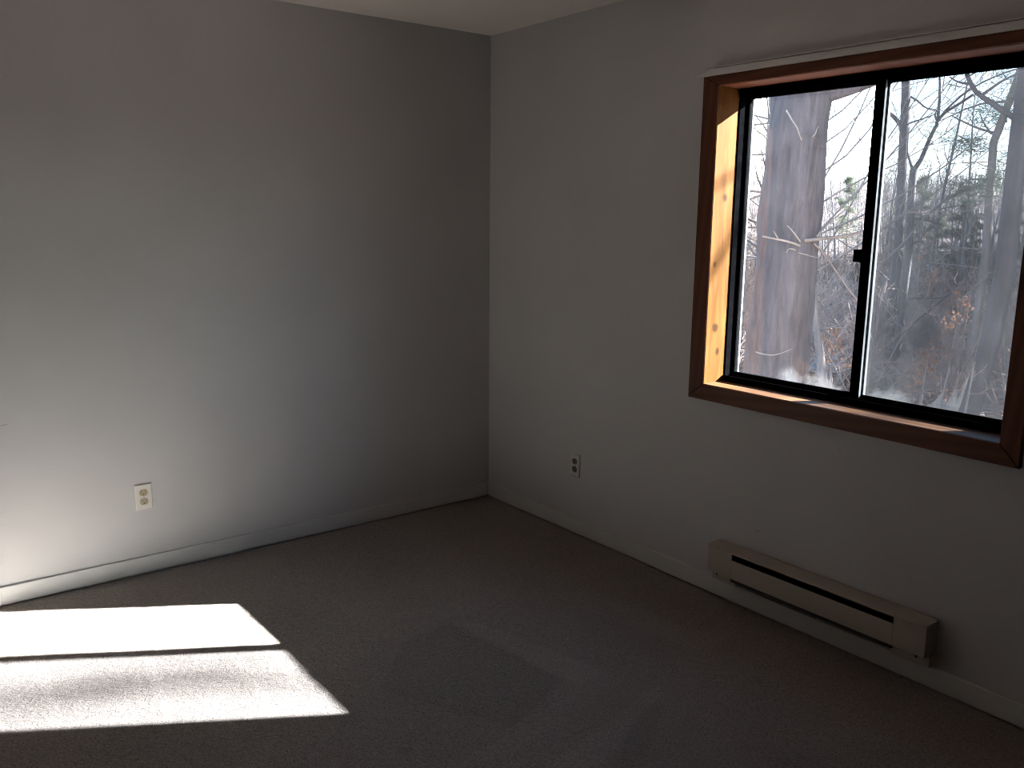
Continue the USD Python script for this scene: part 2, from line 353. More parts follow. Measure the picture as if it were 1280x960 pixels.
def sash(x0, x1, ya, yb, za, zb, sa, sb, rail_b, rail_t, glass, ma, mb, m1=None):
    """a sliding sash: two stiles, two rails, the pane and its gasket"""
    s = UsdGeom.Xform.Define(stage, numbered(str(win.GetPath()), 'sash')).GetPrim()
    obj('stile', bx((x0, ya, za), (x1, ya - sa, zb), .002), m1 or ma, s)
    obj('stile', bx((x0, yb + sb, za), (x1, yb, zb), .002), mb, s)
    obj('rail', bx((x0 + .001, yb + sb, za), (x1 - .001, ya - sa, za + rail_b), .002), ma, s)
    obj('rail', bx((x0 + .001, yb + sb, zb - rail_t), (x1 - .001, ya - sa, zb), .002), ma, s)
    xm = (x0 + x1) / 2
    obj('pane', bx((xm - .0015, yb + sb - .004, za + rail_b - .004), (xm + .0015, ya - sa + .004, zb - rail_t + .004)), glass, s, smooth=False)
    return s
s1 = sash(.150, .168, -1.5145, -2.0850, fz0 + .0125, fz1 - .0125, .009, .034, .0215, .0205, M['glass'], M['bronze'], M['bronze'])
s2 = sash(.176, .194, -2.0465, -2.6500, fz0 + .0125, fz1 - .0125, .0435, .045, .0125, .0155, M['dusty_glass'], M['bronze'], M['bronze'], M['stile'])
obj('pale_edge', bx((.1535, -2.0872, fz0 + .016), (.1665, -2.0851, fz1 - .016), .0006), M['alu'], s1, label='pale worn metal edge of the meeting stile')
obj('weather_strip', [bx((.1685, -2.0500 + .0018 * rng.random(), z), (.1755, -2.0575, z + .006), 0) for z in np.arange(fz0 + .03, fz1 - .03, .009)], M['bronze'], s1)
# latch on the meeting stile
lt = obj('latch', [bx((.138, -2.050, 1.388), (.1505, -2.076, 1.437), .003), bx((.140, -2.026, 1.391), (.150, -2.052, 1.435), .002)], M['bronze'], s1, label='small black latch block')

# ---------------------------------------------------------------- white strip above the window
strip = thing('trim_strip', 'thin white painted strip running along the top of the window casing', 'trim strip', (-.023, -2.08, 2.074))
z0, z1 = 2.0745, 2.101
ya, yb, ye = -1.392, -1.468, -2.80
g = m3.Manifold.hull_points(np.array([(-.0225, ya, z0), (-.0225, ye, z0), (-.0225, ye, z1), (-.0225, yb, z1), (-.030, ya - .004, z0), (-.030, ye, z0), (-.030, ye, z1 - .002), (-.030, yb - .003, z1 - .002)]))
obj('front_board', tri(g), M['trim_strip'], strip, 25, origin=(-.023, -2.08, 2.074))
g = m3.Manifold.hull_points(np.array([(0, yb - .02, z1 + .0003), (0, ye, z1 + .0003), (-.036, ye, z1 + .0003), (-.036, yb - .02, z1 + .0003), (0, yb - .02, z1 + .004), (0, ye, z1 + .004), (-.036, ye, z1 + .003), (-.036, yb - .02, z1 + .003)]))
obj('top_ledge', tri(g), M['trim_strip'], strip, 25, origin=(-.023, -2.08, 2.074))
for y in (-1.62, -2.1, -2.58):
    obj('nail', trimesh.creation.cylinder(.0025, segment=[(-.0305, y, 2.088), (-.029, y, 2.088)], sections=10), M['trim_strip'], strip, origin=(-.023, -2.08, 2.074))

# ---------------------------------------------------------------- wall outlets (local frame: plate in xz, +y out of the wall)
def outlet(label, loc, rz, mp, mr):
    t = thing('wall_outlet', label, 'outlet', loc, rz)
    w, h = .035, .057
    base = [(x * w, 0.0, z * h) for x in (-1, 1) for z in (-1, 1)] + [(x * w, .003, z * h) for x in (-1, 1) for z in (-1, 1)] + [(x * (w - .004), .0065, z * (h - .004)) for x in (-1, 1) for z in (-1, 1)]
    plate = m3.Manifold.hull_points(np.array(base))
    def face(zc, r, flat):
        cs = m3.CrossSection.circle(r, 40) ^ m3.CrossSection.square((2 * r, 2 * flat), True)
        return cs
    for zc in (-.0195, .0195):
        plate -= face(zc, .0178, .0146).extrude(.05).rotate((90, 0, 0)).translate((0, .03, zc))
    obj('cover_plate', tri(plate), mp, t, 25)
    for zc in (.0195, -.0195):
        b = face(zc, .0170, .0138).extrude(.0068).rotate((90, 0, 0)).translate((0, .0072, zc))
        cuts = [((-.0064, .0035), (.0022, .0082)), ((.0064, .0035), (.0022, .0066))]
        for (x, z), (a, hh) in cuts:
            b -= m3.Manifold.cube((a, .004, hh), True).translate((x, .0072, zc + z))
        b -= m3.Manifold.cylinder(.004, .0028, .0028, 16, True).rotate((90, 0, 0)).translate((0, .0072, zc - .0072))
        rc = obj('receptacle', tri(b), mr, t, 25)
        for (x, z), (a, hh) in cuts:
            obj('slot', bx((x - a / 2, .0045, zc + z - hh / 2), (x + a / 2, .0056, zc + z + hh / 2)), M['slot'], rc)
        obj('ground_hole', trimesh.creation.cylinder(.0028, segment=[(0, .0045, zc - .0072), (0, .0056, zc - .0072)], sections=12), M['slot'], rc)
    sc = m3.Manifold.cylinder(.0012, .003, .0026, 16).rotate((-90, 0, 0)).translate((0, .0062, 0)) - m3.Manifold.cube((.005, .002, .0007), True).translate((0, .0078, 0))
    obj('screw', tri(sc), M['steel'] if mr is M['ivory'] else mp, t)
    return t
outlet('white duplex outlet with ivory receptacles on the left wall', (-1.829, -.0002, .343), math.pi, M['plate'], M['ivory'])
outlet('painted-over duplex outlet with dark receptacles on the window wall', (-.0002, -.7235, .345), math.pi / 2, M['plate_painted'], M['brown_receptacle'])

# ---------------------------------------------------------------- electric baseboard heater
HO = (-.002, -2.08, .10)
ht = thing('baseboard_heater', 'long beige electric baseboard heater below the window', 'heater', HO)
ho = lambda n, g, m, **k: obj(n, g, m, ht, origin=HO, **k)
hy0, hy1, hd, zt, zb = -1.627, -2.533, .085, .2455, .132
cy0, cy1 = -1.746, -2.420                                          # the open middle between the two end boxes
ho('back_plate', [bx((-.006, hy1, .088), (-.0005, hy0, zt - .004), .0008), bx((-.030, hy1 + .004, .0885), (-.004, cy1 - .03, .0905), 0), bx((-.030, cy0 + .03, .0885), (-.004, hy0 - .004, .0905), 0)], M['heater'])
# top cover: sheet with a turned-down front lip
top = m3.CrossSection([[(-.0004, zt - .002), (-.0004, zt), (-(hd - .012), zt), (-hd, zt - .004), (-hd, zt - .0085), (-(hd - .0015), zt - .0085), (-(hd - .0015), zt - .0048), (-(hd - .0125), zt - .002)]][0:1])
ho('top_cover', tri(m3.CrossSection([[(-.0004, zt - .002), (-(hd - .0125), zt - .002), (-(hd - .0015), zt - .0048), (-(hd - .0015), zt - .0085), (-hd, zt - .0085), (-hd, zt - .004), (-(hd - .012), zt), (-.0004, zt)]], m3.FillRule.NonZero).extrude(hy0 - hy1).rotate((90, 0, 0)).translate((0, hy0, 0))), M['heater'])
for a, b in ((hy0, cy0), (cy1, hy1)):
    ec = ho('end_box', bx((-hd + .005, a, zb), (-.0066, b, zt - .0091), .0012), M['heater'])
    yc = (a + b) / 2 + (.02 if a == hy0 else -.022)
    ya_, yb_ = (hy0 - .016, cy0 - .012) if a == hy0 else (cy1 + .012, hy1 - .010)
    obj('flange', [bx((-hd + .022, ya_, .098), (-hd + .0235, yb_, zb + .004), .0006)] + ([bx((-hd + .022, yb_, .0985), (-.0066, yb_ + .0015, zb - .002), 0)] if a != hy0 else []), M['heater'], ec, origin=HO)
    obj('screw', trimesh.creation.cylinder(.0035, segment=[(-hd + .019, yc, .122), (-hd + .0228, yc, .122)], sections=14), M['slot'], ec, origin=HO)
ho('front_panel', m3_panel := tri(m3.CrossSection([[(-hd + .0046, zb + .001), (-hd + .0058, zb + .001), (-hd + .0058, .2085), (-hd + .014, .2065), (-hd + .014, .2075), (-hd + .0058, .2100), (-hd + .0046, .2100)]], m3.FillRule.NonZero).extrude(cy0 - cy1 - .001).rotate((90, 0, 0)).translate((0, cy0 - .0005, 0))), M['heater'])
ho('heating_element', trimesh.creation.cylinder(.006, segment=[(-.042, cy0 + .01, .165), (-.042, cy1 - .01, .165)], sections=14), M['fin'])
ho('fin', [bx((-.066, y, .137), (-.016, y + .0006, .195)) for y in np.arange(cy1 + .01, cy0 - .01, .009)], M['fin'], kind='stuff')
ho('inner_liner', [bx((-.0095, cy1 + .001, .134), (-.0068, cy0 - .001, zt - .006)), bx((-hd + .004, cy1 + .001, .121), (-hd + .005, cy0 - .001, .1325)), bx((-hd + .004, cy1 + .001, .121), (-.0068, cy0 - .001, .122)), bx((-hd + .0065, cy0 - .0018, .134), (-.0095, cy0 - .0002, zt - .0095)), bx((-hd + .0065, cy1 + .0002, .134), (-.0095, cy1 + .0018, zt - .0095))], M['heater_dark'])

# ---------------------------------------------------------------- small marks on the walls (flat scuffs)
def scuff(label, c, u, v, ru, rv, nrm, seed, rot=0):
    r = np.random.default_rng(seed); th = np.linspace(0, 2 * np.pi, 14, endpoint=False)
    k = 1 + .35 * (r.random(14) - .5)
    A, B = np.cos(th) * ru * k, np.sin(th) * rv * k
    A, B = A * math.cos(rot) - B * math.sin(rot), A * math.sin(rot) + B * math.cos(rot)
    p = np.array(c) + A[:, None] * np.array(u) + B[:, None] * np.array(v)
    g = trimesh.convex.convex_hull(np.vstack([p - np.array(nrm) * .0001, p + np.array(nrm) * .00035]))
    tag(obj('scuff_mark', g, M['scuff'], smooth=False), label, 'scuff')
scuff('thin dark scuff on the left wall at the picture edge', (-2.318, 0, .727), (1, 0, 0), (0, 0, 1), .016, .0022, (0, -1, 0), 1, .18)
scuff('tiny dark nail hole high on the window wall near the corner', (0, -.841, 1.915), (0, 1, 0), (0, 0, 1), .004, .003, (-1, 0, 0), 2)
scuff('faint smudge on the wall just above the heater', (0, -1.80, .332), (0, 1, 0), (0, 0, 1), .016, .004, (-1, 0, 0), 3, -.3)
scuff('small dark speck on the wall below the window sill', (0, -2.125, .733), (0, 1, 0), (0, 0, 1), .005, .004, (-1, 0, 0), 4)

# ================================================================= OUTSIDE
def bark(name, dark, light, sc=7., zs=.22, bump=.8):
    return mat(name, {
        'g': ('geometry', {}), 'mp': ('mapping', {'scale': (1, 1, zs)}),
        'n': ('noise_texture', {'scale': sc, 'detail': 6.0, 'roughness': .65, 'distortion': .6}),
        'n2': ('noise_texture', {'scale': sc * .22, 'detail': 3.0}),
        'ad': ('math', {'math_type': 'multiply_add', 'value2': .5}),
        'r': ('rgb_ramp', {'ramp': [(.42, dark), (.95, light)]}),
        'b': ('bump', {'strength': bump, 'distance': .02}),
        'p': ('principled_bsdf', {'roughness': .9, 'specular_ior_level': .2})},
        [('g.position', 'mp.vector'), ('mp.vector', 'n.vector'), ('g.position', 'n2.vector'), ('n2.fac', 'ad.value1'), ('n.fac', 'ad.value3'), ('ad.value', 'r.fac'), ('r.color', 'p.base_color'), ('n.fac', 'b.height'), ('b.normal', 'p.normal')])
M['bark_big'] = bark('furrowed_grey_bark', (.017, .0165, .021), (.066, .063, .074), 16., .16)
M['bark_grey'] = bark('grey_bark', (.06, .053, .054), (.165, .147, .144), 14.)
M['bark_brown'] = bark('brown_bark', (.05, .036, .03), (.12, .088, .072), 14.)
M['twig'] = bark('twig_bark', (.11, .085, .077), (.28, .215, .192), 20.)
M['dead_wood'] = bark('bleached_dead_wood', (.09, .085, .08), (.22, .205, .19), 18.)

def leaf_mat(name, c1, c2, tr=.45):
    return mat(name, {
        'g': ('geometry', {}), 'n': ('noise_texture', {'scale': 3.0, 'detail': 3.0}),
        'wn': ('geometry', {}), 'r': ('rgb_ramp', {'ramp': [(.3, c1), (.7, c2)]}),
        'd': ('diffuse_bsdf', {}), 't': ('translucent_bsdf', {}), 'm': ('mix_closure', {'fac': tr})},
        [('g.position', 'n.vector'), ('n.fac', 'r.fac'), ('r.color', 'd.color'), ('r.color', 't.color'), ('d.BSDF', 'm.closure1'), ('t.BSDF', 'm.closure2')], 'm.closure')
M['needle'] = leaf_mat('pine_needles', (.045, .07, .045), (.10, .14, .08))
M['far_needle'] = leaf_mat('far_pine_needles', (.05, .062, .045), (.085, .10, .072), .3)
M['dry_leaf'] = leaf_mat('dry_beech_leaves', (.26, .11, .06), (.44, .24, .14))
M['litter_leaf'] = leaf_mat('fallen_oak_leaves', (.14, .095, .075), (.28, .20, .16), .2)
M['litter'] = mat('leaf_litter', {
    'g': ('geometry', {}), 'n': ('noise_texture', {'scale': .35, 'detail': 8.0, 'roughness': .7}), 'v': ('voronoi_texture', {'scale': 9.0}),
    'r': ('rgb_ramp', {'ramp': [(.32, (.09, .073, .070)), (.46, (.19, .152, .140)), (.56, (.25, .19, .168)), (.7, (.30, .26, .235))]}),
    'vr': ('rgb_ramp', {'ramp': [(0, (1.15, 1.1, 1.05)), (1, (.72, .7, .7))]}), 'm': ('mix', {'mix_type': 'multiply', 'fac': 1.0}),
    'b': ('bump', {'strength': .8, 'distance': .05}), 'p': ('principled_bsdf', {'roughness': .95, 'specular_ior_level': .1})},
    [('g.position', 'n.vector'), ('g.position', 'v.vector'), ('n.fac', 'r.fac'), ('v.distance', 'vr.fac'), ('r.color', 'm.color1'), ('vr.color', 'm.color2'), ('m.color', 'p.base_color'), ('v.distance', 'b.height'), ('b.normal', 'p.normal')])
M['hill_litter'] = mat('wooded_hill_floor', {'g': ('geometry', {}), 'n': ('noise_texture', {'scale': .12, 'detail': 8.0, 'roughness': .7}), 'r': ('rgb_ramp', {'ramp': [(.3, (.035, .032, .034)), (.5, (.066, .056, .056)), (.7, (.095, .08, .077))]}),
    'p': ('principled_bsdf', {'roughness': 1.0, 'specular_ior_level': 0.0})}, [('g.position', 'n.vector'), ('n.fac', 'r.fac'), ('r.color', 'p.base_color')])
M['rock'] = bark('grey_rock', (.10, .10, .105), (.26, .26, .27), 5., 1.)

RHO = np.array([0, 8, 12, 20, 40, 60, 90, 130, 200, 300, 450, 700, 1200.])
HGT = np.array([-.6, -.7, -.95, -1.6, -3.2, -4.2, -4.0, -2.4, 1.5, 5.5, 9.5, 14, 16.])
def ground_z(x, y):
    x, y = np.asarray(x, float), np.asarray(y, float)
    r = np.hypot(x, y + 2)
    p = np.stack([x, y, np.zeros_like(x)], -1)
    amp = np.clip((r - 4) / 30, 0, 1)
    return np.interp(r, RHO, HGT) + amp * (1.1 * (meshkit.fbm(p / 14, 3, 4) - .5)) + np.clip((r - 150) / 200, 0, 1) * 12 * (meshkit.fbm(p / 130, 3, 8) - .5) + .12 * (meshkit.fbm(p / 1.3, 3, 6) - .5)
def on_ground(x, y, d=-.05):
    return np.array([x, y, float(ground_z(x, y)) + d])

ra = np.concatenate([np.linspace(.3, 12, 60), np.geomspace(12.3, 1100, 110)])
aa = np.radians(np.linspace(-88, 88, 190))
A, Rr = np.meshgrid(aa, ra, indexing='ij')
tx, ty = Rr * np.cos(A), Rr * np.sin(A) - 2
tx = np.maximum(tx, .225)
tz = ground_z(tx, ty)
i2 = np.arange(tx.size).reshape(tx.shape)
tq = np.stack([i2[:-1, :-1], i2[:-1, 1:], i2[1:, 1:], i2[1:, :-1]], -1).reshape(-1, 4)
tp = np.stack([tx.ravel(), ty.ravel(), tz.ravel()], 1)
far = Rr.ravel()[tq].min(1) > 40
for name, sel, m_ in (('ground', ~far, 'litter'), ('hillside', far, 'hill_litter')):
    u, inv = np.unique(tq[sel], return_inverse=True)
    tag(usdkit.mesh(stage, '/World/' + name, (tp[u], inv.reshape(-1, 4)), M[m_], smooth=True), kind='structure')

def wander(rng, p0, d, L, n, wob, lift=0.0):
    P = [np.array(p0, float)]; d = np.array(d, float); d /= np.linalg.norm(d)
    for i in range(n):
        d = d + rng.normal(0, wob, 3) + np.array([0, 0, lift]); d /= np.linalg.norm(d)
        P.append(P[-1] + d * L / n)
    return np.array(P)

def spread(rng, path, rad, n, t0, t1, Lf, out, lift, sub=5, subL=.4, aim=None, wob=.16, seg=6):
    """side branches of a stem: a list of (branch mesh, mesh of its twigs)"""
    res = []
    s = np.linspace(0, 1, len(path))
    for k in range(n):
        t = t0 + (t1 - t0) * (k + rng.random()) / n
        p = np.array([np.interp(t, s, path[:, i]) for i in range(3)]); r = np.interp(t, s, rad)
        a = rng.uniform(0, 2 * np.pi) if aim is None else rng.uniform(*aim)
        d = np.array([math.cos(a) * out, math.sin(a) * out, rng.uniform(.15, .9) if lift >= 0 else rng.uniform(-.1, .4)])
        L = Lf * (1.15 - t) * rng.uniform(.6, 1.2)
        q = wander(rng, p, d, L, seg, wob, lift)
        r0 = max(.005, min(r * .45, .012 * L + .004))
        br = tube(q, np.linspace(r0, .0035, seg + 1), 5)
        tw = []
        for j in range(sub):
            u = rng.uniform(.2, .98)
            pp = np.array([np.interp(u, np.linspace(0, 1, seg + 1), q[:, i]) for i in range(3)])
            dd = (q[-1] - q[0]) / np.linalg.norm(q[-1] - q[0]) + rng.normal(0, .55, 3)
            w = wander(rng, pp, dd, L * subL * rng.uniform(.5, 1.2), 4, .2, lift)
            tw.append(tube(w, np.linspace(max(.003, r0 * .4), .002, 5), 3, False))
            for _ in range(2):
                w2 = wander(rng, w[rng.integers(1, 4)], dd + rng.normal(0, .6, 3), L * subL * .5 * rng.uniform(.5, 1.1), 3, .2, lift)
                tw.append(tube(w2, np.linspace(.003, .0016, 4), 3, False))
        res.append((br, tw))
    return res

def build(t, path, rad, bark_m, branches=(), origin=None, n=10, rough=0.0, seed=0, twigs=True, group_branches=None):
    origin = path[0] if origin is None else origin
    P = path
    g = tube(P, rad, n)
    if rough:
        v = g.vertices; nn = g.vertex_normals
        q = v * np.array([1, 1, .12]) * 16
        v += nn * (rough * (meshkit.fbm(q, 3, seed) - .5))[:, None]
        g.vertices = v
    obj('trunk', g, bark_m, t, True, origin)
    tw = []
    if group_branches is not None:
        obj(group_branches, [b for b, _ in branches], bark_m, t, True, origin, kind='stuff')
        tw = [x for _, w in branches for x in w]
    else:
        for b, w in branches:
            obj('branch', b, bark_m, t, True, origin)
            tw += w
    if tw and twigs:
        obj('twigs', tw, M['twig'], t, False, origin, kind='stuff')

def needles(rng, spots, n, L, w, r):
    V, F = [], []
    for s in spots:
        for _ in range(n):
            d = rng.normal(0, 1, 3); d[2] *= .6; d /= np.linalg.norm(d)
            p = s + rng.normal(0, r, 3) * np.array([1, 1, .45])
            e = np.cross(d, rng.normal(0, 1, 3)); e /= np.linalg.norm(e)
            k = len(V)
            V += [p + e * w, p - e * w, p + d * L * rng.uniform(.7, 1.2)]
            F.append([k, k + 1, k + 2])
    return trimesh.Trimesh(np.array(V), np.array(F), process=False)

def resample(pts, n):
    pts = np.array(pts); s = np.r_[0, np.cumsum(np.linalg.norm(np.diff(pts, axis=0), axis=1))]
    u = np.linspace(0, s[-1], n)
    from scipy.interpolate import PchipInterpolator
    return np.stack([PchipInterpolator(s, pts[:, i])(u) for i in range(3)], 1)

def stem_at(pix, r, top=None, n=14):
    """a stem through the given points, carried down to the ground and, if asked, up to height top"""
    P = [at(px, py, r) for px, py in pix]                # from the top down
    d = P[-1] - P[-2]
    if d[2] < 0:
        b = P[-1].copy(); gz = float(ground_z(b[0], b[1])) - .08
        if b[2] > gz + .05:
            b[:2] += d[:2] / abs(d[2]) * min(b[2] - gz, .8); b[2] = gz; P.append(b)
    if top is not None:
        u = P[0] - P[1]; u = u / max(u[2], .05)
        u[:2] = np.clip(u[:2], -.25, .25)
        P.insert(0, P[0] + u * max(top - P[0][2], .3))
    return resample(P[::-1], n)

def limb(pix, r, r0, r1, n=6, seg=9):
    P = [at(*q, r) if len(q) == 2 else at(*q) for q in pix]
    return tube(resample(P, seg), np.linspace(r0, r1, seg), n)

# ---- the large trunk close to the window
path = stem_at([(1002, 112), (991, 230), (979, 365), (968, 462)], 8.0, 9.5, 90)
d = 1.0
rad = np.interp(path[:, 2], [-1.2, -.7, 0, 2.6, 9.5], [.36, .30, .268, .243, .19])
t = thing('large_tree', 'large grey tree trunk with furrowed bark filling the middle of the left pane', 'tree', path[0])
build(t, path, rad, M['bark_big'], origin=path[0], n=72, rough=.085, seed=3)
# bark plates: raised ridges that run up the trunk
rg = np.random.default_rng(12)
for px in [((1030, 116), (1052, 111), (1100, 96))]:
    obj('branch', limb([(*p, 7.95) for p in px], 8, .085, .05, 10), M['bark_big'], t, True, path[0])
for pix, r0, r1, mm, lab in [
        ([(999.5, 307, 7.74), (985, 302, 7.66), (966, 298, 7.62), (953, 295.5, 7.62)], .011, .008, 'dead_wood', 'pale dead stub'),
        ([(1000, 302, 7.76), (996, 296, 7.70), (990, 288, 7.66), (984, 282, 7.66)], .009, .004, 'dead_wood', 'pale dead stub'),
        ([(973, 300, 7.66), (970, 294, 7.60), (967, 289, 7.58)], .008, .004, 'dead_wood', 'pale dead stub'),
        ([(983, 138, 7.70), (990, 150, 7.66), (997, 161, 7.66), (1002, 175, 7.72)], .008, .004, 'dead_wood', 'pale dead stub'),
        ([(1016, 171, 7.74), (1020, 165, 7.70), (1023, 158, 7.74)], .007, .004, 'dead_wood', 'pale dead stub'),
        ([(994, 313, 7.72), (987, 311, 7.66), (983, 316, 7.62)], .008, .004, 'dead_wood', 'pale dead stub'),
        ([(1005, 301, 7.78), (1020, 299, 7.8), (1040, 297, 7.9), (1062, 294, 8.0), (1084, 287, 8.1)], .017, .009, 'bark_grey', None),
        ([(1017, 304, 7.85), (1030, 318, 7.9), (1044, 338, 8.0), (1060, 361, 8.1), (1078, 384, 8.2)], .010, .007, 'bark_grey', None),
        ([(1021, 296, 7.8), (1034, 281, 7.9), (1048, 269, 8.0), (1060, 259, 8.1)], .009, .004, 'bark_grey', None),
        ([(998, 316, 7.72), (1010, 319, 7.7), (1024, 322, 7.8)], .006, .003, 'bark_grey', None),
        ([(945, 440, 7.6), (962, 444, 7.5), (975, 442, 7.5), (990, 436, 7.6)], .006, .003, 'dead_wood', 'thin pale looping twig')]:
    obj('branch', limb(pix, 8, r0, r1, 7), M[mm], t, True, path[0], label=lab)

# ---- trees seen past it, one by one
def near_tree(name, label, cat, pix, r, top, r0, r1, bark_m, nb, t0, t1, Lf, seed, lift=.05, sub=5, aim=None, out=1.0, limbs=(), need=None, subL=.4, leaf=None, nseg=16):
    rg = np.random.default_rng(seed)
    p = stem_at(pix, r, top, nseg)
    rd = np.linspace(r0, r1, len(p)); rd[0] *= 1.25
    t = thing(name, label, cat, p[0])
    br = spread(rg, p, rd, nb, t0, t1, Lf, out, lift, sub, subL, aim)
    build(t, p, rd, M[bark_m], br, n=10)
    for pix2, a, b in limbs:
        obj('branch', limb(pix2, r, a, b, 7), M[bark_m], t, True, p[0])
    if need:
        obj('needles', needles(rg, need(rg), *(15, .11, .0042, .075)), M['needle'], t, False, p[0], kind='stuff')
    if leaf:
        obj('leaves', leaves(rg, leaf(rg, br)), M['dry_leaf'], t, False, p[0], kind='stuff')
    return t
def leaves(rg, spots, L=.065, w=.022):
    V, F = [], []
    for s in spots:
        d = rg.normal(0, 1, 3); d[2] -= .5; d /= np.linalg.norm(d); e = np.cross(d, rg.normal(0, 1, 3)); e /= np.linalg.norm(e); up = np.cross(d, e)
        k = len(V); l = L * rg.uniform(.7, 1.2)
        V += [s, s + d * l * .45 + e * w + up * .008, s + d * l, s + d * l * .45 - e * w + up * .008]
        F += [[k, k + 1, k + 2], [k, k + 2, k + 3]]
    return trimesh.Trimesh(np.array(V), np.array(F), process=False)

# understory tree hidden behind the big trunk: its sprays fan out on both sides
rg = np.random.default_rng(31)
p = stem_at([(990, 100), (985, 230), (978, 420)], 11.5, 9.0)
rd = np.linspace(.036, .014, len(p))
t = thing('understory_tree', 'thin-branched bare tree fanning its twigs out from behind the large trunk', 'tree', p[0])
br = spread(rg, p, rd, 24, .16, .85, 2.6, 1.0, -.10, 10, .5, (1.9, 2.9), .10) + spread(rg, p, rd, 20, .12, .62, 2.9, 1.0, .07, 8, .5, (-1.5, -.7), .10)
build(t, p, rd, M['bark_grey'], br, n=8)

near_tree('snag', 'dark leaning dead trunk beside the foot of the large trunk', 'tree', [(1012, 338), (1016, 365), (1022, 415), (1027, 460)], 10.0, None, .055, .040, 'bark_grey', 5, .3, .95, .9, 7, sub=3)
near_tree('forest_tree', 'tall thin straight tree nearest the black meeting stile in the right pane', 'tree', [(1133, 96), (1131, 158), (1127, 220), (1123, 314), (1116, 368), (1113, 448), (1112, 480)], 14.0, 9.5, .072, .048, 'bark_big', 12, .42, .98, 2.0, 11, .02,
          limbs=[([(1127, 158), (1121, 150), (1113, 142), (1106, 136)], .035, .02), ([(1133, 118), (1147, 126), (1158, 135), (1171, 138)], .016, .008), ([(1133, 155), (1143, 152), (1158, 147), (1171, 142)], .014, .006)])
fork = near_tree('forked_tree', 'slim bare tree forking high in the middle of the right pane', 'tree', [(1142, 212), (1139, 251), (1136, 314), (1130, 360), (1127, 386), (1122, 432), (1115, 462), (1113, 484)], 13.0, None, .062, .048, 'bark_big', 8, .2, .95, 1.6, 13, .02,
          limbs=[([(1141, 214), (1137, 200), (1134, 190)], .022, .012), ([(1142, 213), (1149, 204), (1157, 186), (1164, 169), (1172, 152), (1174, 130), (1174.5, 94)], .034, .012),
                 ([(1172, 152), (1180, 142), (1197, 131), (1217, 118)], .020, .016), ([(1172, 150), (1188, 132), (1208, 115), (1232, 101), (1272, 86)], .014, .009),
                 ([(1172, 152), (1169, 143), (1171, 138)], .012, .008)])
def pine_spots(boxes, r):
    def f(rg):
        out = []
        for x0, y0, x1, y1, n in boxes:
            for _ in range(int(n * .55)):
                out.append(at(rg.uniform(x0, x1), rg.uniform(y0, y1), r + rg.normal(0, .8)))
        return out
    return f
near_tree('pine_tree', 'dark pine with loose green needles and a pale broken stub in the right pane', 'tree',
          [(1270, 105), (1266, 118), (1257, 140), (1252, 152), (1246, 166), (1242, 176), (1239, 215), (1237, 243), (1235, 290), (1231, 330), (1225, 360), (1223, 386), (1215, 432), (1207, 479)], 12.0, 9.0, .052, .030, 'bark_grey', 16, .35, .95, 1.7, 17, -.02,
          limbs=[([(1230, 230), (1186, 247), (1160, 268), (1130, 303), (1095, 338), (1084, 352)], .020, .013), ([(1238, 225), (1215, 224), (1195, 240)], .014, .006), ([(1236, 274), (1228, 271), (1219, 268)], .036, .028),
                 ([(1235, 313), (1199, 310), (1170, 312), (1149, 316)], .011, .006), ([(1233, 336), (1199, 332), (1155, 327)], .010, .006), ([(1243, 166), (1222, 160), (1200, 150), (1188, 144)], .016, .006), ([(1240, 168), (1228, 150), (1225, 142)], .012, .006)],
          need=pine_spots([(1205, 168, 1228, 190, 40), (1190, 172, 1212, 196, 26), (1215, 120, 1240, 150, 34), (1225, 135, 1262, 160, 40), (1240, 185, 1280, 225, 60), (1210, 200, 1260, 240, 60), (1165, 160, 1190, 180, 16), (1236, 88, 1282, 118, 44), (1250, 120, 1282, 150, 34), (1190, 225, 1250, 258, 70), (1148, 205, 1200, 235, 22)], 12.0))
near_tree('leaning_tree', 'thick dark trunk leaning right along the right edge of the window', 'tree', [(1281, 120), (1274, 170), (1270, 200), (1267, 236), (1262, 275), (1259, 310), (1253, 360), (1246, 390), (1237, 432), (1224, 479), (1215, 505)], 9.0, 8.5, .090, .052, 'bark_big', 7, .45, .95, 1.4, 19, .02,
          limbs=[([(1286, 158), (1268, 147), (1253, 138), (1236, 126), (1222, 117), (1214, 105), (1208, 92)], .030, .018), ([(1226, 120), (1237, 112), (1255, 100), (1272, 92)], .014, .008), ([(1214, 105), (1200, 103), (1187, 96)], .012, .005), ([(1260, 280), (1252, 285), (1244, 292)], .03, .012)])
near_tree('sapling', 'upright dark sapling just left of the pine at mid height', 'sapling', [(1207, 258), (1203, 295), (1197, 330), (1194, 380), (1190, 425)], 15.0, None, .032, .012, 'bark_brown', 10, .3, .98, 1.3, 23, .03)
near_tree('sapling', 'thin sapling standing against the pine trunk', 'sapling', [(1218, 300), (1214, 335), (1209, 400), (1205, 440)], 16.0, None, .030, .012, 'bark_brown', 8, .3, .98, 1.1, 29, .03)
near_tree('sapling', 'pale sunlit sapling rising from the broken stump', 'sapling', [(1187, 458), (1184, 472), (1178, 497)], 9.5, None, .016, .009, 'dead_wood', 3, .6, .98, .6, 37, .03, 2)
near_tree('sapling', 'pale thin sapling at the foot of the leaning trunk', 'sapling', [(1218, 452), (1214, 476), (1207, 512)], 8.6, None, .014, .008, 'dead_wood', 3, .6, .98, .5, 41, .03, 2)
near_tree('dead_trunk', 'short thin dead trunk at the far left edge of the left pane', 'tree', [(927, 345), (925, 400), (921, 466)], 12.0, None, .034, .024, 'bark_grey', 5, .3, .95, .6, 43, .0)

